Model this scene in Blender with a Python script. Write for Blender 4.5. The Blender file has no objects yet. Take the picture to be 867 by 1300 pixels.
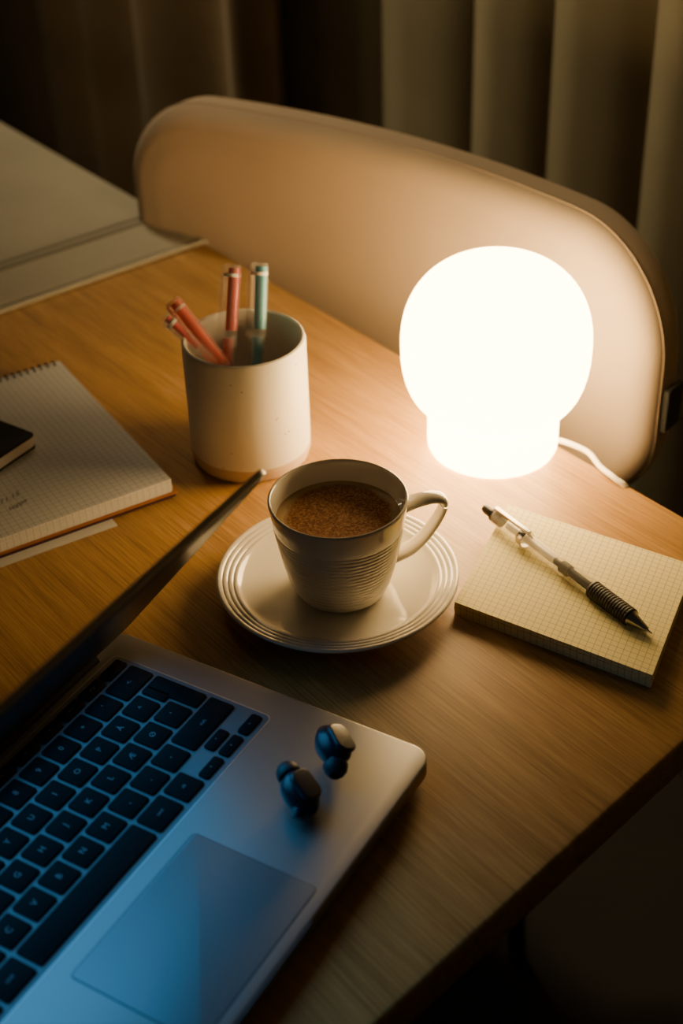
import bpy, bmesh, math, random
from mathutils import Vector, Matrix, noise
random.seed(7)
T=0.75           # table top height
SC=bpy.context.scene
COL=bpy.context.collection
rad=math.radians

# ------------------------------------------------------------------ helpers
def link(o,parent=None):
    COL.objects.link(o)
    if parent: o.parent=parent
    return o
def root(name,x,y,z=0.0,ang=0.0):
    e=bpy.data.objects.new(name,None); e.empty_display_size=.05
    e.location=(x,y,z); e.rotation_euler=(0,0,ang)
    return link(e)
def finish(name,bm,mat,parent=None,smooth=True,angle=35):
    bmesh.ops.recalc_face_normals(bm,faces=bm.faces[:])
    me=bpy.data.meshes.new(name); bm.to_mesh(me); bm.free()
    if smooth:
        me.polygons.foreach_set("use_smooth",[True]*len(me.polygons))
        me.set_sharp_from_angle(angle=rad(angle))
    if mat: me.materials.append(mat)
    return link(bpy.data.objects.new(name,me),parent)
def lathe_bm(bm,prof,seg=96,M=None):
    rings=[]
    for r,z in prof:
        if r<1e-6: rings.append([bm.verts.new((0,0,z))])
        else: rings.append([bm.verts.new((r*math.cos(2*math.pi*i/seg),r*math.sin(2*math.pi*i/seg),z)) for i in range(seg)])
    for a,b in zip(rings,rings[1:]):
        for i in range(seg):
            j=(i+1)%seg
            if len(a)==1 and len(b)==1: continue
            if len(a)==1: bm.faces.new((a[0],b[i],b[j]))
            elif len(b)==1: bm.faces.new((a[i],a[j],b[0]))
            else: bm.faces.new((a[i],a[j],b[j],b[i]))
    if M:
        vs=[v for R in rings for v in R]
        bmesh.ops.transform(bm,matrix=M,verts=vs)
def lathe(name,prof,mat,parent=None,seg=96,M=None,angle=35):
    bm=bmesh.new(); lathe_bm(bm,prof,seg,M); return finish(name,bm,mat,parent,True,angle)
def axisM(p0,p1):
    p0=Vector(p0); d=Vector(p1)-p0
    return Matrix.Translation(p0)@d.to_track_quat('Z','Y').to_matrix().to_4x4()
def rod(name,p0,p1,prof,mat,parent=None,seg=32,angle=35):
    return lathe(name,prof,mat,parent,seg,axisM(p0,p1),angle)
def sweep_bm(bm,path,rad_fn,seg=16,up=Vector((0,0,1)),closed=False):
    n=len(path); path=[Vector(p) for p in path]; rings=[]
    for i,p in enumerate(path):
        a=path[(i-1)%n] if (closed or i>0) else p
        b=path[(i+1)%n] if (closed or i<n-1) else p
        t=(b-a).normalized(); s=t.cross(up)
        if s.length<1e-4: s=t.cross(Vector((1,0,0)))
        s.normalize(); w=s.cross(t).normalized()
        rs,rw=rad_fn(i/(n-1))
        rings.append([bm.verts.new(p+s*rs*math.cos(2*math.pi*k/seg)+w*rw*math.sin(2*math.pi*k/seg)) for k in range(seg)])
    m=n if closed else n-1
    for i in range(m):
        a=rings[i]; b=rings[(i+1)%n]
        for k in range(seg):
            l=(k+1)%seg; bm.faces.new((a[k],a[l],b[l],b[k]))
    if not closed:
        bm.faces.new(rings[0][::-1]); bm.faces.new(rings[-1])
def sweep(name,path,r,mat,parent=None,seg=16,up=Vector((0,0,1)),closed=False):
    fn=r if callable(r) else (lambda t:(r,r))
    bm=bmesh.new(); sweep_bm(bm,path,fn,seg,up,closed); return finish(name,bm,mat,parent,True,50)
def catmull(pts,n=10):
    P=[Vector(p) for p in pts]; P=[2*P[0]-P[1]]+P+[2*P[-1]-P[-2]]; out=[]
    for i in range(1,len(P)-2):
        for k in range(n):
            t=k/n; a,b,c,d=P[i-1:i+3]
            out.append(.5*((2*b)+(c-a)*t+(2*a-5*b+4*c-d)*t*t+(-a+3*b-3*c+d)*t**3))
    out.append(P[-2]); return out
def rrect(x0,y0,x1,y1,r,n=6):
    out=[]
    for cx,cy,a0 in ((x1-r,y0+r,-90),(x1-r,y1-r,0),(x0+r,y1-r,90),(x0+r,y0+r,180)):
        for k in range(n+1):
            a=rad(a0+90*k/n); out.append((cx+r*math.cos(a),cy+r*math.sin(a)))
    return out
def round_poly(c,r,n=6):
    out=[]; m=len(c)
    for i in range(m):
        p=Vector(c[i]); a=(Vector(c[i-1])-p).normalized()*r; b=(Vector(c[(i+1)%m])-p).normalized()*r
        for k in range(n+1):
            t=k/n; q=(1-t)**2*(p+a)+2*t*(1-t)*p+t*t*(p+b); out.append((q.x,q.y))
    return out
def slab_bm(bm,pts,z0,z1,bev=0.0,steps=3,bot=True):
    m=len(pts); P=[Vector(p) for p in pts]
    area=sum(P[i].x*P[(i+1)%m].y-P[(i+1)%m].x*P[i].y for i in range(m))
    sg=1 if area>0 else -1; N=[]
    for i in range(m):
        t=(P[(i+1)%m]-P[i-1]).normalized(); N.append(Vector((-t.y,t.x))*sg)
    prof=[]
    if bev>0:
        if bot: prof+=[(bev*(1-math.sin(rad(90*k/steps))),z0+bev*(1-math.cos(rad(90*k/steps)))) for k in range(steps+1)]
        else: prof.append((0,z0))
        prof+=[(bev*(1-math.cos(rad(90*k/steps))),z1-bev+bev*math.sin(rad(90*k/steps))) for k in range(steps+1)]
    else: prof=[(0,z0),(0,z1)]
    R=[[bm.verts.new((p.x+n.x*d,p.y+n.y*d,z)) for p,n in zip(P,N)] for d,z in prof]
    for a,b in zip(R,R[1:]):
        for i in range(m):
            j=(i+1)%m; bm.faces.new((a[i],a[j],b[j],b[i]))
    bm.faces.new(R[0][::-1]); bm.faces.new(R[-1])
def slab(name,pts,z0,z1,bev,mat,parent=None,steps=3,bot=True,angle=35):
    bm=bmesh.new(); slab_bm(bm,pts,z0,z1,bev,steps,bot); return finish(name,bm,mat,parent,True,angle)
def text_mesh(name,items,mat,parent,shear=0.0):
    """items: (string,x,y,z,size,rot)"""
    bm=bmesh.new(); dg=None
    for s,x,y,z,size,rot in items:
        cu=bpy.data.curves.new("t",'FONT'); cu.body=s; cu.size=size; cu.shear=shear; cu.align_x='CENTER'; cu.align_y='CENTER'; cu.resolution_u=2
        o=bpy.data.objects.new("t",cu); COL.objects.link(o)
        dg=bpy.context.evaluated_depsgraph_get(); me=bpy.data.meshes.new_from_object(o.evaluated_get(dg))
        me.transform(Matrix.Translation((x,y,z))@Matrix.Rotation(rot,4,'Z')); bm.from_mesh(me)
        bpy.data.objects.remove(o); bpy.data.curves.remove(cu); bpy.data.meshes.remove(me)
    return finish(name,bm,mat,parent,False)

# ------------------------------------------------------------------ materials
def mk(name):
    m=bpy.data.materials.new(name); m.use_nodes=True; nt=m.node_tree
    return m,nt,nt.nodes["Principled BSDF"]
def mat(name,col,rough=.5,metal=0,**kw):
    m,nt,b=mk(name); b.inputs["Base Color"].default_value=(*col,1); b.inputs["Roughness"].default_value=rough; b.inputs["Metallic"].default_value=metal
    for k,v in kw.items():
        k=k.replace("_"," "); b.inputs[k].default_value=v
    return m
def N(nt,t,**kw):
    n=nt.nodes.new(t)
    for k,v in kw.items():
        if hasattr(n,k): setattr(n,k,v)
        else: n.inputs[k.replace("_"," ")].default_value=v
    return n
def ramp(nt,src,stops):
    r=nt.nodes.new("ShaderNodeValToRGB"); e=r.color_ramp.elements
    while len(e)<len(stops): e.new(.5)
    for x,(p,c) in zip(e,stops): x.position=p; x.color=(*c,1)
    nt.links.new(src,r.inputs[0]); return r
def bump(nt,b,src,st,dist=.001):
    bp=nt.nodes.new("ShaderNodeBump"); bp.inputs["Strength"].default_value=st; bp.inputs["Distance"].default_value=dist
    nt.links.new(src,bp.inputs["Height"]); nt.links.new(bp.outputs[0],b.inputs["Normal"])
def wood(name,c0,c1,c2,scale=1.0,rough=.45):
    m,nt,b=mk(name); L=nt.links.new
    tc=N(nt,"ShaderNodeTexCoord"); mp=N(nt,"ShaderNodeMapping"); mp.inputs["Scale"].default_value=(1.8*scale,30*scale,30*scale)
    L(tc.outputs["Object"],mp.inputs[0])
    n1=N(nt,"ShaderNodeTexNoise",Scale=2.2,Detail=6.0,Roughness=.62,Distortion=.5); L(mp.outputs[0],n1.inputs["Vector"])
    mp2=N(nt,"ShaderNodeMapping"); mp2.inputs["Scale"].default_value=(16*scale,700*scale,700*scale); L(tc.outputs["Object"],mp2.inputs[0])
    n2=N(nt,"ShaderNodeTexNoise",Scale=1.0,Detail=4.0,Roughness=.7); L(mp2.outputs[0],n2.inputs["Vector"])
    mx=N(nt,"ShaderNodeMath",operation='MULTIPLY_ADD'); mx.inputs[1].default_value=.66; L(n2.outputs[0],mx.inputs[0])
    m3=N(nt,"ShaderNodeMath",operation='MULTIPLY'); m3.inputs[1].default_value=.36; L(n1.outputs[0],m3.inputs[0]); L(m3.outputs[0],mx.inputs[2])
    r=ramp(nt,mx.outputs[0],[(.39,c0),(.52,c1),(.65,c2)]); L(r.outputs[0],b.inputs["Base Color"])
    b.inputs["Roughness"].default_value=rough; bump(nt,b,mx.outputs[0],.22,.0005); return m
def fabric(name,c,rough=.85,scale=900,sheen=.3,st=.25,var=.12):
    m,nt,b=mk(name); L=nt.links.new; tc=N(nt,"ShaderNodeTexCoord")
    n1=N(nt,"ShaderNodeTexNoise",Scale=scale,Detail=2.0); L(tc.outputs["Object"],n1.inputs["Vector"])
    n2=N(nt,"ShaderNodeTexNoise",Scale=6.0,Detail=3.0); L(tc.outputs["Object"],n2.inputs["Vector"])
    lo=tuple(x*(1-var) for x in c); hi=tuple(min(1,x*(1+var)) for x in c)
    r=ramp(nt,n2.outputs[0],[(.35,lo),(.65,hi)]); L(r.outputs[0],b.inputs["Base Color"])
    b.inputs["Roughness"].default_value=rough; b.inputs["Sheen Weight"].default_value=sheen; b.inputs["Specular IOR Level"].default_value=.15
    bump(nt,b,n1.outputs[0],st,.0006); return m
def gridpaper(name,paper,line,cell=.005,th=.055):
    m,nt,b=mk(name); L=nt.links.new; uv=N(nt,"ShaderNodeUVMap"); uv.uv_map="UVMap"
    sp=N(nt,"ShaderNodeSeparateXYZ"); L(uv.outputs[0],sp.inputs[0]); outs=[]
    for k in (0,1):
        d=N(nt,"ShaderNodeMath",operation='DIVIDE'); d.inputs[1].default_value=cell; L(sp.outputs[k],d.inputs[0])
        f=N(nt,"ShaderNodeMath",operation='FRACT'); L(d.outputs[0],f.inputs[0])
        l=N(nt,"ShaderNodeMath",operation='LESS_THAN'); l.inputs[1].default_value=th; L(f.outputs[0],l.inputs[0]); outs.append(l)
    mx=N(nt,"ShaderNodeMath",operation='MAXIMUM'); L(outs[0].outputs[0],mx.inputs[0]); L(outs[1].outputs[0],mx.inputs[1])
    r=ramp(nt,mx.outputs[0],[(0,paper),(1,line)]); L(r.outputs[0],b.inputs["Base Color"]); b.inputs["Roughness"].default_value=.8
    return m

M_wood=wood("oak_veneer",(.23,.120,.031),(.375,.205,.057),(.50,.300,.100))
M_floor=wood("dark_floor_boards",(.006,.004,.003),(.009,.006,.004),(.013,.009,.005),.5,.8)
M_chair=fabric("blush_velvet",(.44,.345,.25),.9,600,.10,.35,.06)
M_seam=mat("seam_thread",(.38,.295,.215),.85)
M_blind=fabric("blind_linen",(.56,.50,.33),.9,500,.1,.2,.1)
M_drape=fabric("brown_drape",(.42,.31,.185),.95,400,.1,.2,.15)
M_cloth=fabric("table_linen",(.38,.36,.29),.95,1200,.05,.6,.06)
M_clothband=fabric("table_linen_band",(.18,.17,.14),.95,1200,.05,.6,.06)
M_wall=mat("plaster",(.30,.25,.18),.9)
M_metal_dark=mat("powder_coated_steel",(.01,.01,.01),.6,.0)
M_porc=mat("glazed_porcelain",(.84,.80,.70),.10,0,Coat_Weight=.5,Coat_Roughness=.03)
M_clay=mat("raw_clay",(.56,.41,.28),.75)
M_alu=mat("anodised_aluminium",(.32,.315,.31),.42,.85)
M_alu2=mat("trackpad_glass",(.20,.21,.22),.42,.6)
M_key=mat("key_plastic",(.004,.005,.006),.6,0,Specular_IOR_Level=.10)
M_leg=mat("key_legend",(.22,.25,.28),.6)
M_black=mat("black_plastic",(.006,.006,.008),.4,0,Specular_IOR_Level=.3)
M_screen=mat("display_glass",(.003,.004,.007),.30,0,Specular_IOR_Level=.10)
M_bud=mat("earbud_plastic",(.006,.013,.024),.36,0,Coat_Weight=.15)
M_tip=mat("silicone_tip",(.01,.012,.018),.55)
M_rub=mat("rubber_grip",(.012,.012,.012),.6)
M_steel=mat("pen_metal",(.45,.43,.40),.25,1)
M_cord=mat("white_cable",(.80,.75,.65),.45)
M_sheet=mat("plain_paper",(.72,.71,.68),.8)
M_cover=mat("orange_card_cover",(.42,.16,.035),.6)
M_cover2=mat("plum_card_cover",(.06,.02,.04),.6)
M_navy=mat("navy_leatherette",(.010,.014,.018),.5,0,Specular_IOR_Level=.25)
M_ink=mat("graphite",(.16,.15,.15),.7)
M_tag=mat("black_label",(.012,.012,.012),.8)
M_grid=gridpaper("grid_paper_white",(.84,.85,.84),(.38,.40,.41))
M_gridy=gridpaper("grid_paper_yellow",(.84,.75,.37),(.38,.34,.16),.0046,.07)
def glassy(name,col,alpha):
    m,nt,b=mk(name); b.inputs["Base Color"].default_value=(*col,1); b.inputs["Roughness"].default_value=.08
    b.inputs["Alpha"].default_value=alpha; return m
M_clear=glassy("clear_plastic",(.85,.83,.78),.24)
M_capc=glassy("clear_cap_plastic",(.88,.86,.82),.13)
M_red=mat("red_ink",(.60,.008,.012),.4); M_pink=mat("pink_plastic",(.85,.08,.06),.35); M_teal=mat("teal_plastic",(.002,.33,.48),.4)
M_pinkc=glassy("pink_clear_plastic",(.92,.42,.34),.38)
M_white=mat("white_plastic",(.75,.73,.68),.35)
m,nt,b=mk("speckled_stoneware"); L=nt.links.new; tc=N(nt,"ShaderNodeTexCoord")
vo=N(nt,"ShaderNodeTexVoronoi",Scale=230.0); L(tc.outputs["Object"],vo.inputs["Vector"])
wn=N(nt,"ShaderNodeTexNoise",Scale=90.0,Detail=1.0); L(tc.outputs["Object"],wn.inputs["Vector"])
ad=N(nt,"ShaderNodeMath",operation='ADD'); L(vo.outputs["Distance"],ad.inputs[0]); L(wn.outputs[0],ad.inputs[1])
rp=ramp(nt,ad.outputs[0],[(.42,(.22,.14,.08)),(.52,(.74,.70,.60))]); L(rp.outputs[0],b.inputs["Base Color"]); b.inputs["Roughness"].default_value=.5
M_stone=m
m,nt,b=mk("coffee_foam"); L=nt.links.new; tc=N(nt,"ShaderNodeTexCoord")
n1=N(nt,"ShaderNodeTexNoise",Scale=560.0,Detail=5.0,Roughness=.8); L(tc.outputs["Object"],n1.inputs["Vector"])
ln=N(nt,"ShaderNodeVectorMath",operation='LENGTH'); L(tc.outputs["Object"],ln.inputs[0])
n3=N(nt,"ShaderNodeTexNoise",Scale=60.0,Detail=3.0); L(tc.outputs["Object"],n3.inputs["Vector"])
k1=N(nt,"ShaderNodeMath",operation='MULTIPLY_ADD'); k1.inputs[1].default_value=.014; L(n3.outputs[0],k1.inputs[0]); L(ln.outputs["Value"],k1.inputs[2])
edge=ramp(nt,k1.outputs[0],[(.0395,(0,0,0)),(.0430,(1,1,1))])
rp=ramp(nt,n1.outputs[0],[(.36,(.08,.022,.004)),(.50,(.32,.120,.030)),(.66,(.66,.35,.12))])
mxc=N(nt,"ShaderNodeMix",data_type='RGBA'); L(edge.outputs[0],mxc.inputs[0]); L(rp.outputs[0],mxc.inputs[6]); mxc.inputs[7].default_value=(.60,.43,.23,1)
L(mxc.outputs[2],b.inputs["Base Color"]); b.inputs["Roughness"].default_value=.7; bump(nt,b,n1.outputs[0],.5,.001)
M_coffee=m
m,nt,b=mk("glowing_opal_glass"); b.inputs["Base Color"].default_value=(.9,.85,.75,1); b.inputs["Roughness"].default_value=.2
b.inputs["Emission Color"].default_value=(1,.64,.26,1); b.inputs["Emission Strength"].default_value=26
M_lamp=m

# ------------------------------------------------------------------ room
E=Vector((-.6067,.7950,0)); NN=Vector((.7950,.6067,0)); ANG=math.atan2(.795,-.6067)
def EN(e,n,z=0): return E*e+NN*n+Vector((0,0,z))
def quad(name,c,mat_):
    bm=bmesh.new(); bm.faces.new([bm.verts.new(v) for v in c]); return finish(name,bm,mat_,None,False)
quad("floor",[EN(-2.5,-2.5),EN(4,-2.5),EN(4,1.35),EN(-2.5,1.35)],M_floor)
quad("wall_back",[EN(-2.5,1.35),EN(4,1.35),EN(4,1.35,2.6),EN(-2.5,1.35,2.6)],M_wall)
vb=root("vertical_blinds",0,0,0)
bnd=[1.66,1.525,1.39,1.225,1.10,.960,.83,.69,.55,.41,.27,.13,-.01,-.15,-.29,-.43,-.57]
for i,(a,c) in enumerate(zip(bnd,bnd[1:])):
    bm=bmesh.new(); w=a-c+.03; rows=[]
    for k in range(25):
        t=k/24; e=a-w*t; n=1.15-.008*math.sin(math.pi*min(1,t*4)*.5)+.022*t+.055*t**5
        rows.append((bm.verts.new(EN(e,n,.04)),bm.verts.new(EN(e,n,2.4))))
    for p,q in zip(rows,rows[1:]): bm.faces.new((p[0],q[0],q[1],p[1]))
    finish("vane_%d"%i,bm,M_blind,vb)
bm=bmesh.new(); slab_bm(bm,[tuple(EN(-.6,1.14).xy),tuple(EN(1.70,1.14).xy),tuple(EN(1.70,1.23).xy),tuple(EN(-.6,1.23).xy)],2.4,2.45); finish("head_rail",bm,M_white,vb)
bm=bmesh.new(); rows=[]
for k in range(301):
    t=k/300; e=1.525+1.6*t; n=1.085+.022*math.sin(t*62+1.5*math.sin(t*19))+.012*math.sin(t*31)
    rows.append((bm.verts.new(EN(e,n,.03)),bm.verts.new(EN(e,n,2.42))))
for p,q in zip(rows,rows[1:]): bm.faces.new((p[0],q[0],q[1],p[1]))
finish("curtain",bm,M_drape)

# ------------------------------------------------------------------ table
tb=root("dining_table",.3208,.7328,T,ANG)
slab("table_top",round_poly([(0,0),(1.6,0),(1.6,.80),(-.097,.80)],.03),-.026,0,.003,M_wood,tb)
for i,(x,y) in enumerate(((.42,.12),(1.5,.12),(1.5,.68),(.42,.66))):
    bm=bmesh.new(); lathe_bm(bm,[(0,-T),(.016,-T),(.026,-.03),(.026,-.026),(0,-.026)],24,Matrix.Translation((x,y,0))); finish("leg_%d"%(i+1),bm,M_wood,tb)
slab("apron",rrect(.36,.09,1.5,.70,.02),-.08,-.026,.001,M_wood,tb)
def drape(name,x0,x1,mt,lift):
    bm=bmesh.new(); prof=[]
    prof+=[(-.012,-.20),(-.012,-.10),(-.011,-.03),(-.010,-.008),(-.006,-.001),(.002,.0022)]
    prof+=[(.05+.0875*k,.0022) for k in range(9)]
    prof+=[(.80,.0022),(.807,-.001),(.811,-.008),(.812,-.03),(.812,-.20)]
    rows=[]; nx=max(2,int((x1-x0)/.02))
    for k in range(nx+1):
        x=x0+(x1-x0)*k/nx
        rows.append([bm.verts.new((x,y-(lift if y<.4 and z<0 else (-lift if z<0 else 0)),z+(lift if z>-.002 else 0))) for y,z in prof])
    for a,c in zip(rows,rows[1:]):
        for j in range(len(prof)-1): bm.faces.new((a[j],a[j+1],c[j+1],c[j]))
    o=finish(name,bm,mt,cl); s=o.modifiers.new("thick",'SOLIDIFY'); s.thickness=.0018; s.offset=0; return o
cl=root("table_cloth",.3208,.7328,T,ANG)
drape("linen",.731,1.55,M_cloth,0); drape("hem",.731,.738,M_cloth,.0012); drape("band",.806,.812,M_clothband,.0010); drape("band_2",.820,.823,M_clothband,.0010)

# ------------------------------------------------------------------ chair
ch=root("upholstered_dining_chair",.262,.976,T,rad(139.0))
cx,cz=.312,.001; hw,hh=.297,.126; YO=-.016
RAD=(.045,.080,.098,.090)      # lower-left, upper-left, upper-right, lower-right as seen from the table
NV=160
def outline(ins,n=NV):
    w=hw-ins; h=hh-ins; per=[]
    for (sx,sz,a0),R_ in zip(((1,-1,-90),(1,1,0),(-1,1,90),(-1,-1,180)),RAD):
        r=max(R_-ins,.004)
        for k in range(17): a=rad(a0+90*k/16); per.append(Vector((sx*(w-r)+r*math.cos(a),sz*(h-r)+r*math.sin(a))))
    per.append(per[0]); Ls=[0]
    for a,b_ in zip(per,per[1:]): Ls.append(Ls[-1]+(b_-a).length)
    out=[]; j=0
    for i in range(n):
        s=Ls[-1]*i/n
        while Ls[j+1]<s: j+=1
        f=(s-Ls[j])/max(1e-9,Ls[j+1]-Ls[j]); out.append(per[j].lerp(per[j+1],f))
    return out
def bend(x): return -.036*(1-((x-cx)/hw)**2)+YO
def pt(v,y):
    x=cx+v.x; z=cz+v.y+.008*(1-(v.x/hw)**2)*(1 if v.y>0 else 0)
    return (x,bend(x)+y,z)
bm=bmesh.new(); th=.027; prof=[]
for ins in (.115,.10,.08,.06,.045,.034): prof.append((ins,th+.005*(ins/.115)))
for k in range(13):
    a=rad(90*k/12); prof.append((.028*(1-math.sin(a)),th-.024+.024*math.cos(a)))
for k in range(9): a=rad(90*k/8); prof.append((.020*(1-math.cos(a)),-th+.014-.014*math.sin(a)))
for ins in (.03,.05,.08,.10,.115): prof.append((ins,-th))
R=[[bm.verts.new(pt(v,y)) for v in outline(ins)] for ins,y in prof]
for a,c in zip(R,R[1:]):
    for i in range(NV): j=(i+1)%NV; bm.faces.new((a[i],a[j],c[j],c[i]))
for q in (R[0],R[-1]):
    iL=min(range(NV),key=lambda i:q[i].co.x); iR=max(range(NV),key=lambda i:q[i].co.x)
    c1=[q[i%NV] for i in range(iR,iR+((iL-iR)%NV)+1)]
    c2=[q[i%NV] for i in range(iR,iR-((iR-iL)%NV)-1,-1)]
    i=j=0
    while i<len(c1)-1 or j<len(c2)-1:
        if j>=len(c2)-1 or (i<len(c1)-1 and c1[i+1].co.x>=c2[j+1].co.x):
            tri={c1[i],c1[i+1],c2[j]}; i+=1
        else:
            tri={c1[i],c2[j],c2[j+1]}; j+=1
        if len(tri)==3: bm.faces.new(list(tri))
finish("backrest",bm,M_chair,ch,True,60)
sweep("backrest_seam",[pt(v,th-.0205) for v in outline(.0003)],.0007,M_seam,ch,8,Vector((0,1,0)),True)
slab("label",[( .009,-.036),(.0135,-.036),(.0135,-.012),(.009,-.012)],-.03,.008,.0005,M_tag,ch)
def seatpts(g): return round_poly([(.05-g,.0),(.57+g,.0),(.55+g,.44+g),(.07-g,.44+g)],.09,8)
slab("seat",seatpts(0),-.36,-.28,.025,M_chair,ch,5,True,60)
for i,(x,y) in enumerate(((.10,.06),(.52,.06),(.51,.37),(.16,.33))):
    rod("leg_%d"%(i+1),(x,y,-.355),(x+(.0 if x<.3 else .04),y+(-.05 if y<.2 else -.02),-T),[(0,0),(.014,0),(.009,.3955),(0,.3955)],M_metal_dark,ch)
for i,x in enumerate((.18,.44)):
    sweep("back_support_%d"%(i+1),catmull([(x,.10,-.345),(x,.0,-.345),(x,-.08,-.30),(x,-.086,-.15),(x,-.080,-.03)],6),.010,M_metal_dark,ch)

# ------------------------------------------------------------------ lamp (dome cap over a straight cylindrical stem)
lp=root("mushroom_table_lamp",.117,.936,T)
lathe("stem",[(0,.0),(.043,.0),(.0475,.0015),(.0492,.005),(.0495,.011),(.0495,.046),(.046,.050),(0,.050)],M_lamp,lp,96,None,40)
Rr=.0698; zc=.088; prof=[(0,.0402),(.050,.0402),(.0525,.0405),(.0550,.0420),(.0580,.0448),(.0612,.0490),(.0640,.0540),(.0664,.0605),(.0684,.0690),(.0695,.078)]
pw=.86
for k in range(33):
    a=math.pi/2*k/32
    prof.append((Rr*math.cos(a)**pw if k<32 else 0,zc+Rr*math.sin(a)**pw*.965))
lathe("dome_shade",prof,M_lamp,lp,96,None,40)
cord=catmull([(.045,.0,.004),(.055,-.004,.0035),(.07,-.019,.0035),(.0765,-.040,.0035),(.084,-.056,.004),(.093,-.062,-.004),(.097,-.061,-.04),(.16,-.01,-.30),(.30,.09,-.60),(.45,.20,-.747)],8)
sweep("power_cord",cord,.0022,M_cord,lp,12)

# ------------------------------------------------------------------ pen cup
CY=.939
cup=root("ceramic_pen_cup",-.067,CY,T)
lathe("body",[(0,.010),(.043,.010),(.0452,.0115),(.0455,.016),(.0455,.097),(.0448,.0995),(.0435,.1002),(.0420,.0992),(.0412,.096),(.0410,.02),(.036,.014),(0,.0135)],M_stone,cup)
lathe("clay_foot",[(0,0),(.041,0),(.0435,.001),(.0454,.0070),(.0454,.0112),(.043,.0118),(0,.0118)],M_clay,cup)
def gelpen(name,p0,p1,core,cap,rc=.0052,caplen=.045,rt=.0022,plug=.7,off=.12):
    p0=Vector(p0)+Vector((-.067,CY,T)); p1=Vector(p1)+Vector((-.067,CY,T)); Lg=(p1-p0).length
    g=bpy.data.objects.new(name,None); g.empty_display_size=.02; link(g); g.matrix_world=axisM(p0,p1)
    lathe("barrel",[(0,.012),(.003,.012),(rc*.8,.022),(rc*.8,Lg-caplen+.008),(0,Lg-caplen+.008)],M_clear,g,24)
    lathe("tip",[(0,0),(.0006,0),(.003,.013),(0,.013)],M_steel,g,16)
    lathe("ink_tube",[(0,.014),(rt,.014),(rt,Lg-caplen+.006),(0,Lg-caplen+.006)],core,g,16)
    lathe("cap",[(rc*.92,Lg-caplen),(rc,Lg-caplen),(rc*1.04,Lg-.004),(rc*.9,Lg),(0,Lg)],cap,g,24)
    lathe("cap_plug",[(0,Lg-caplen+.012),(rc*plug,Lg-caplen+.012),(rc*plug,Lg-.0025),(0,Lg-.0025)],core,g,20,Matrix.Translation((-rc*off,rc*off*.4,0)))
    lathe("cap_end",[(rc*.75,Lg-.009),(rc*.95,Lg-.009),(rc*.95,Lg-.0065),(rc*.75,Lg-.0065)],M_white,g,20)
    slab("clip",rrect(rc*1.05,-.0018,rc*1.05+.0022,.0018,.0006,3),Lg-caplen+.006,Lg-.002,.0004,cap,g)
    return g
gelpen("gel_pen",(.026,-.026,.022),(-.0515,.020,.1210),M_pink,M_pinkc,.0064,.07,.0034,.58)
gelpen("gel_pen",(.029,-.011,.026),(-.0570,.007,.1150),M_red,M_capc,.0048,.045,.003,.6)
gelpen("gel_pen",(-.020,-.018,.022),(-.006,.035,.141),M_red,M_capc,.0066,.060,.0038,.66,.28)
gelpen("gel_pen",(.004,-.018,.022),(.0135,.036,.141),M_teal,M_capc,.0066,.060,.0038,.66,.24)

# ------------------------------------------------------------------ saucer + mug
sc=root("saucer",-.004,.764,T)
prof=[(0,.0025),(.030,.0025),(.031,.0),(.034,.0),(.036,.002),(.050,.0052),(.066,.0095),(.078,.0135),(.0800,.0145),(.0805,.0155),(.0800,.0163)]
r=.0797
for k in range(4):
    prof+=[(r-.0006,.0166-k*.0009),(r-.0022,.0163-k*.0009),(r-.0032,.0152-k*.0009)]; r-=.0036
prof+=[(.062,.0108),(.055,.0085),(.045,.0066),(.034,.0055),(.033,.0052),(.0,.0050)]
lathe("dish",prof,M_porc,sc,128,None,50)
mg=root("coffee_mug",-.002,.762,T+.0053)
def rad_at(z):
    t=z/.0727; return .0285+(.0452-.0285)*(t**.62) if t>0 else .0285
prof=[(0,.0015),(.024,.0015),(.0245,0),(.0275,0),(.0288,.0012)]
z=.0025
while z<.0715:
    g_=.008<z<.054
    rip=.00060*abs(math.sin(math.pi*z/.0030)) if g_ else 0
    prof.append((rad_at(z)+rip-(.0003 if g_ else 0),z)); z+=.0003 if g_ else .0015
prof+=[(.0451,.0722),(.0447,.0729),(.0440,.0732),(.0433,.0728),(.0428,.0718)]
zz=.070
while zz>.008: prof.append((rad_at(zz)-.0026,zz)); zz-=.003
prof+=[(.024,.006),(0,.0055)]
lathe("cup_body",prof,M_porc,mg,128,None,60)
M=Matrix.Rotation(rad(9),4,'Z')
hp=catmull([M@Vector(p) for p in ((.0400,0,.0590),(.050,0,.0622),(.0615,0,.0636),(.0685,0,.0612),(.0688,0,.0545),(.0635,0,.0435),(.056,0,.0330),(.047,0,.0250),(.0355,0,.0205))],8)
sweep("handle",hp,lambda t:(.0062+.0016*abs(2*t-1)**2,.0027+.0010*abs(2*t-1)**3),M_porc,mg,24)
bm=bmesh.new(); lathe_bm(bm,[(0,.0008)]+[((rad_at(.0580)-.0024)*k/12,.0008*math.cos(k/12*1.5)) for k in range(1,13)],96)
o=finish("coffee",bm,M_coffee,mg); o.location=(0,0,.0580)

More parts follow.
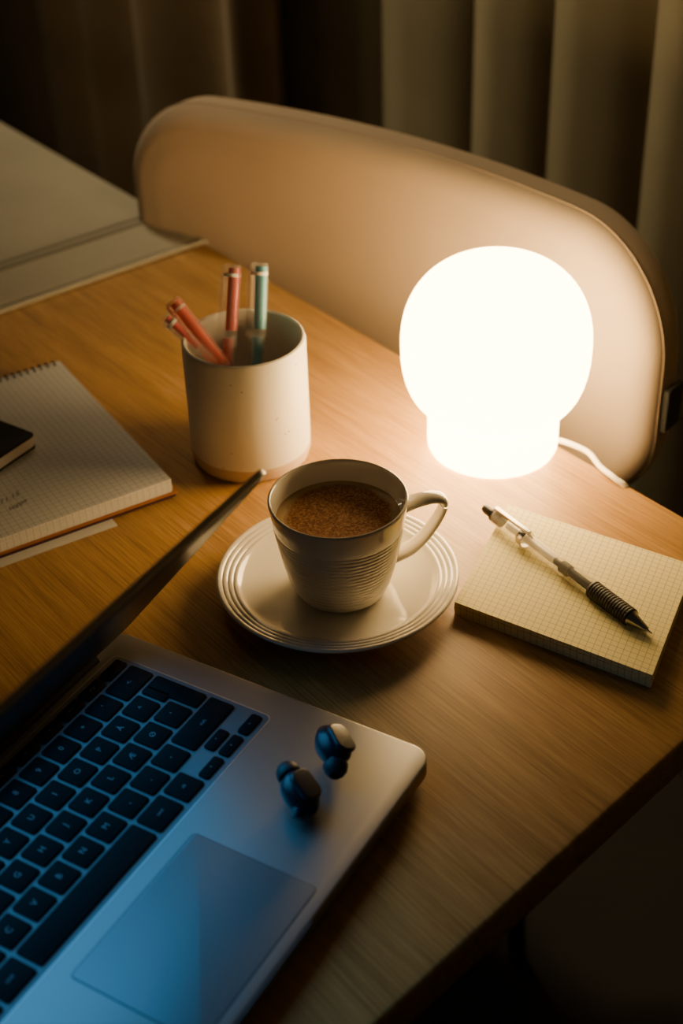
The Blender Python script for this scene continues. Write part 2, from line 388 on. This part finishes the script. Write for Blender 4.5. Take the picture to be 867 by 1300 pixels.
# ------------------------------------------------------------------ yellow pad + pen
def sheetstack(name,c,layers,z0,z1,mt,parent=None,jit=.0004):
    c=[Vector(p) for p in c]; w=(c[1]-c[0]).length; h=(c[3]-c[0]).length
    bm=bmesh.new(); uv=bm.loops.layers.uv.new("UVMap"); dz=(z1-z0)/layers
    for k in range(layers):
        j=Vector((random.uniform(-jit,jit),random.uniform(-jit,jit))) if k<layers-1 else Vector((0,0))
        za=z0+k*dz; zb=za+dz*(.86 if k<layers-1 else 1)
        lo=[bm.verts.new((p.x+j.x,p.y+j.y,za)) for p in c]; hi=[bm.verts.new((p.x+j.x,p.y+j.y,zb)) for p in c]
        f=bm.faces.new(hi)
        for l,q in zip(f.loops,((0.001,0.001),(w,0.001),(w,h),(0.001,h))): l[uv].uv=q
        f=bm.faces.new(lo[::-1])
        for l in f.loops: l[uv].uv=(.0025,.0025)
        for i in range(4):
            n=(i+1)%4; f=bm.faces.new((lo[i],lo[n],hi[n],hi[i]))
            Lc=w if i%2==0 else h
            for l,q in zip(f.loops,((0,.002),(Lc,.002),(Lc,.003),(0,.003))): l[uv].uv=q
    return finish(name,bm,mt,parent,False)
pad=root("yellow_grid_notepad",.117,.8409,T)
sheetstack("pages",[(-.0456,-.1054),(.0681,-.1822),(.1165,-.0755),(.0015,.0015)],9,.0003,.0105,M_gridy,pad,.0003)
pen=bpy.data.objects.new("mechanical_pen",None); link(pen)
pen.matrix_world=axisM((.1912,.6933,T+.0140),(.1000,.8287,T+.0182)); Lp=.1633
lathe("cone_tip",[(0,0),(.0005,0),(.0007,.004),(.0018,.0045),(.0042,.016),(.0054,.018),(0,.018)],M_steel,pen,32)
gp=[(0,.018),(.0058,.018)]
zz=.0185
while zz<.052: gp+=[(.0060,zz),(.0062,zz+.0005),(.0062,zz+.0014),(.0060,zz+.0018)]; zz+=.0022
gp+=[(.0058,.054),(0,.054)]
lathe("rubber_grip",gp,M_rub,pen,32)
lathe("clear_barrel",[(.0053,.054),(.0057,.056),(.0057,.150),(.0045,.152)],M_clear,pen,32)
lathe("refill",[(0,.054),(.0030,.054),(.0030,.074),(.0022,.075),(.0022,.090),(0,.090)],M_black,pen,20)
lathe("ink_reservoir",[(0,.090),(.0026,.090),(.0026,.138),(0,.138)],M_white,pen,20)
lathe("refill_sleeve",[(0,.076),(.0042,.076),(.0042,.083),(0,.083)],M_black,pen,20)
lathe("collar",[(.0058,.118),(.0061,.119),(.0061,.123),(.0058,.124)],M_steel,pen,32)
lathe("rear_sleeve",[(0,.144),(.0048,.144),(.0048,.1535),(0,.1535)],M_black,pen,24)
lathe("push_button",[(0,.151),(.0034,.151),(.0034,.161),(.0027,Lp),(0,Lp)],M_black,pen,24)
slab("pocket_clip",rrect(-.0019,.0058,.0019,.0078,.0007,3),.116,.152,.0005,M_steel,pen)

# ------------------------------------------------------------------ spiral notebook
nb=root("spiral_notebook",-.1237,.8832,T,math.atan2(.8623,-.5067))
slab("loose_sheet",[(-.012,.05),(.19,.05),(.19,.19),(-.012,.19)],.0002,.0010,0,M_sheet,nb)
slab("back_cover",rrect(-.003,-.003,.214,.150,.004),.0011,.0024,0,M_cover2,nb)
slab("inner_cover",rrect(-.0020,-.0045,.213,.149,.003),.0025,.0038,0,M_cover,nb)
sheetstack("pages",[(0,0),(.2106,0),(.2106,.148),(0,.148)],9,.0039,.0150,M_grid,nb,.0005)
bm=bmesh.new()
for k in range(24):
    y=.006+k*.0059
    path=[(.2085+.0065*math.cos(t),y,.0085+.0085*math.sin(t)) for t in [2*math.pi*i/14 for i in range(14)]]
    sweep_bm(bm,path,lambda t:(.0006,.0006),6,Vector((0,1,0)),True)
finish("wire_spiral",bm,M_metal_dark,nb)
text_mesh("handwriting",[("11.15",.043,.109,.0152,.0075,rad(-78)),("topps",.032,.107,.0152,.0070,rad(-76))],M_ink,nb,.6)
pk=root("pocket_notebook",-.2285,.9334,T+.0152,math.atan2(.57,-.82))
slab("bottom_cover",rrect(0,0,.09,.135,.004),.0,.0012,.0003,M_navy,pk)
slab("pages",rrect(.001,.001,.088,.133,.003),.0013,.0098,0,M_sheet,pk)
slab("top_cover",rrect(0,0,.09,.135,.004),.0099,.0118,.0006,M_navy,pk)

# ------------------------------------------------------------------ laptop
lt=root("laptop",.0483,.5949,T,math.atan2(.852,.5236))
W=.334; D=.229; ZT=.0155
bm=bmesh.new(); slab_bm(bm,rrect(-W,0,0,D,.013,8),.0045,ZT,.0012,3)
finish("base",bm,M_alu,lt)
slab("bottom_case",rrect(-W+.004,.004,-.004,D-.004,.013,8),.0015,.0046,.002,M_alu,lt)
for i,(x,y) in enumerate(((-.02,.02),(-W+.02,.02),(-.02,D-.02),(-W+.02,D-.02))):
    lathe("foot_%d"%(i+1),[(0,0),(.006,0),(.006,.002),(0,.002)],M_rub,lt,20,Matrix.Translation((x,y,0)))
KP=.0198; KX1=-.0228; KX0=KX1-14.5*KP; KY0=.0995
M_well=mat("keyboard_well",(.18,.18,.19),.5,.6)
M_rim=mat("keyboard_well_rim",(.6,.6,.62),.3,.9)
slab("keyboard_well_rim",rrect(KX0-.0028,KY0-.0028,KX1+.0028,KY0+5.6*KP+.0028,.0046),ZT-.0002,ZT+.00015,0,M_rim,lt)
slab("keyboard_well",rrect(KX0-.0022,KY0-.0022,KX1+.0022,KY0+5.6*KP+.0022,.004),ZT-.0002,ZT+.00025,0,M_well,lt)
bm=bmesh.new(); txt=[]; g=.0026
def key(u0,u1,y0,y1,lab=None,size=.0052):
    x0=KX0+u0*KP+g/2; x1=KX0+u1*KP-g/2
    slab_bm(bm,rrect(x0,y0+g/2,x1,y1-g/2,.0016,3),ZT+.0003,ZT+.0016,.0004,2,False)
    if lab: txt.append((lab,(x0+x1)/2,(y0+y1)/2,ZT+.00172,size,0))
y=KY0; u=0
for w,l in ((1,"fn"),(1,"ctrl"),(1,"alt"),(1.25,"cmd"),(5,None),(1.25,"cmd"),(1,"alt")):
    key(u,u+w,y,y+KP,l,.0030); u+=w
key(u,u+1,y,y+KP*.5,"<",.0026); key(u+1,u+2,y,y+KP*.5,"v",.0026); key(u+1,u+2,y+KP*.5,y+KP,"^",.0026); key(u+2,u+3,y,y+KP*.5,">",.0026)
y+=KP; key(0,1.25,y,y+KP,"shift",.0030); u=1.25
for c in "<ZXCVBNM,.-": key(u,u+1,y,y+KP,c); u+=1
key(u,14.5,y,y+KP,"shift",.0030)
y+=KP; key(0,1.75,y,y+KP,"caps",.0030); u=1.75
for c in "ASDFGHJKL\u00c6\u00d8'": key(u,u+1,y,y+KP,c); u+=1
key(u,14.5,y,y+KP*2)
y+=KP; key(0,1.5,y,y+KP,"tab",.0030); u=1.5
for c in "QWERTYUIOP\u00c5^": key(u,u+1,y,y+KP,c); u+=1
key(u,13.98,y,y+KP)
y+=KP; u=0
for c in "$1234567890+'": key(u,u+1,y,y+KP,c); u+=1
key(u,14.5,y,y+KP,"<-",.004)
y+=KP; fw=14.5/14
for k in range(14): key(k*fw,(k+1)*fw,y,y+KP*.58,("esc" if k==0 else ("F%d"%k if k<13 else None)),.0026)
finish("keys",bm,M_key,lt)
text_mesh("key_legends",txt,M_leg,lt)
slab("trackpad_gap",rrect(-.2220,.0073,-.1160,.0859,.003),ZT-.0002,ZT+.00012,0,M_black,lt)
slab("trackpad",rrect(-.2216,.0077,-.1164,.0855,.0026),ZT-.0002,ZT+.0003,.0001,M_alu2,lt)
slab("front_notch",rrect(-.205,-.0006,-.135,.003,.0012),ZT-.004,ZT-.0008,0,M_alu2,lt)
rod("hinge",(-W+.03,.2215,.0150),(-.03,.2215,.0150),[(0,0),(.0042,0),(.0042,W-.06),(0,W-.06)],M_black,lt)
lid=bpy.data.objects.new("lid",None); link(lid,lt); lid.location=(0,.2225,.0165); lid.rotation_euler=(rad(127.0),0,0)
slab("lid_shell",rrect(-W+.0005,.004,-.0005,.2060,.012,8),-.0034,.0008,.0012,M_alu,lid)
slab("bezel",rrect(-W+.004,.008,-.004,.2025,.009,8),.0005,.0013,.0002,M_black,lid)
slab("display",rrect(-W+.016,.022,-.016,.193,.001,2),.0012,.0015,0,M_screen,lid)
ld=bpy.data.lights.new("display_light",'AREA'); ld.shape='RECTANGLE'; ld.size=W-.034; ld.size_y=.170; ld.energy=.165; ld.color=(.10,.50,1.0); ld.spread=rad(95)
lo=bpy.data.objects.new("display_backlight",ld); link(lo,lid); lo.location=(-W/2,.1075,.0020); lo.rotation_euler=(math.pi,0,0)

# ------------------------------------------------------------------ earbuds
def earbud(x,y,ang,tilt,lean):
    e=root("wireless_earbud",x,y,T+ZT,ang)
    inner=bpy.data.objects.new("housing",None); link(inner,e); inner.location=(0,0,.0126); inner.rotation_euler=(tilt,lean,0)
    bm=bmesh.new(); bmesh.ops.create_icosphere(bm,subdivisions=4,radius=1)
    for v in bm.verts:
        c=v.co; s=1+.22*c.x*(1-abs(c.z))
        v.co=Vector((c.x*.0130*s,c.y*.0096*(1+.12*c.x),c.z*.0100*(1+.18*c.x)))
        if v.co.z>.0066: v.co.z=.0066+(v.co.z-.0066)*.18
    finish("shell",bm,M_bud,inner,True,60)
    bm=bmesh.new(); slab_bm(bm,rrect(-.0085,-.0072,.0105,.0072,.0055,8),.0058,.0096,.0014,4); finish("touch_panel",bm,M_bud,inner,True,60)
    rod("nozzle",(-.006,.002,-.001),(-.0145,.005,-.0030),[(.0056,0),(.0042,.005),(.0036,.0094),(0,.0094)],M_bud,inner)
    rod("ear_tip",(-.0090,.0035,-.002),(-.0185,.0065,-.004),[(.0030,.0),(.0068,.0006),(.0072,.002),(.0063,.0055),(.0042,.0080),(.0022,.0083),(.0018,.006)],M_tip,inner)
    rod("stem",(.006,-.002,.0),(.0125,-.0085,-.0035),[(0,0),(.0048,0),(.0044,.007),(.0032,.0100),(0,.0105)],M_bud,inner,24)
    return e
earbud(-.0290,.5570,rad(-50),rad(-18),rad(28))
earbud(-.0085,.5880,rad(115),rad(34),rad(-14))

# ------------------------------------------------------------------ added fill spot, no fixture: brightens blinds and curtain from above
sl=bpy.data.lights.new("added_blind_fill",'SPOT'); sl.energy=110; sl.color=(1,.76,.43); sl.spot_size=rad(70); sl.spot_blend=1; sl.shadow_soft_size=.12
so=bpy.data.objects.new("added_blind_fill_light",sl); link(so); P0=EN(1.95,.86,2.45); so.location=P0
so.rotation_euler=(EN(1.30,1.40,.85)-P0).to_track_quat('-Z','Y').to_euler()

# ------------------------------------------------------------------ world + camera
w=bpy.data.worlds.new("room_ambience"); SC.world=w; w.use_nodes=True
w.node_tree.nodes["Background"].inputs[0].default_value=(1.0,.80,.54,1); w.node_tree.nodes["Background"].inputs[1].default_value=.018
cd=bpy.data.cameras.new("camera"); cam=bpy.data.objects.new("camera",cd); COL.objects.link(cam); SC.camera=cam
cd.sensor_fit='VERTICAL'; cd.sensor_height=36; cd.lens=1850*36/1300; cd.clip_start=.02
p=rad(35.5); r=rad(2.0)
R0v=Vector((1,0,0)); U0=Vector((0,math.sin(p),math.cos(p))); Fw=Vector((0,math.cos(p),-math.sin(p)))
Rt=R0v*math.cos(r)-U0*math.sin(r); Up=U0*math.cos(r)+R0v*math.sin(r)
Mx=Matrix((Rt,Up,-Fw)).transposed().to_4x4(); Mx.translation=Vector((0,0,T+.61)); cam.matrix_world=Mx
cd.dof.use_dof=True; cd.dof.focus_distance=.93; cd.dof.aperture_fstop=5.0
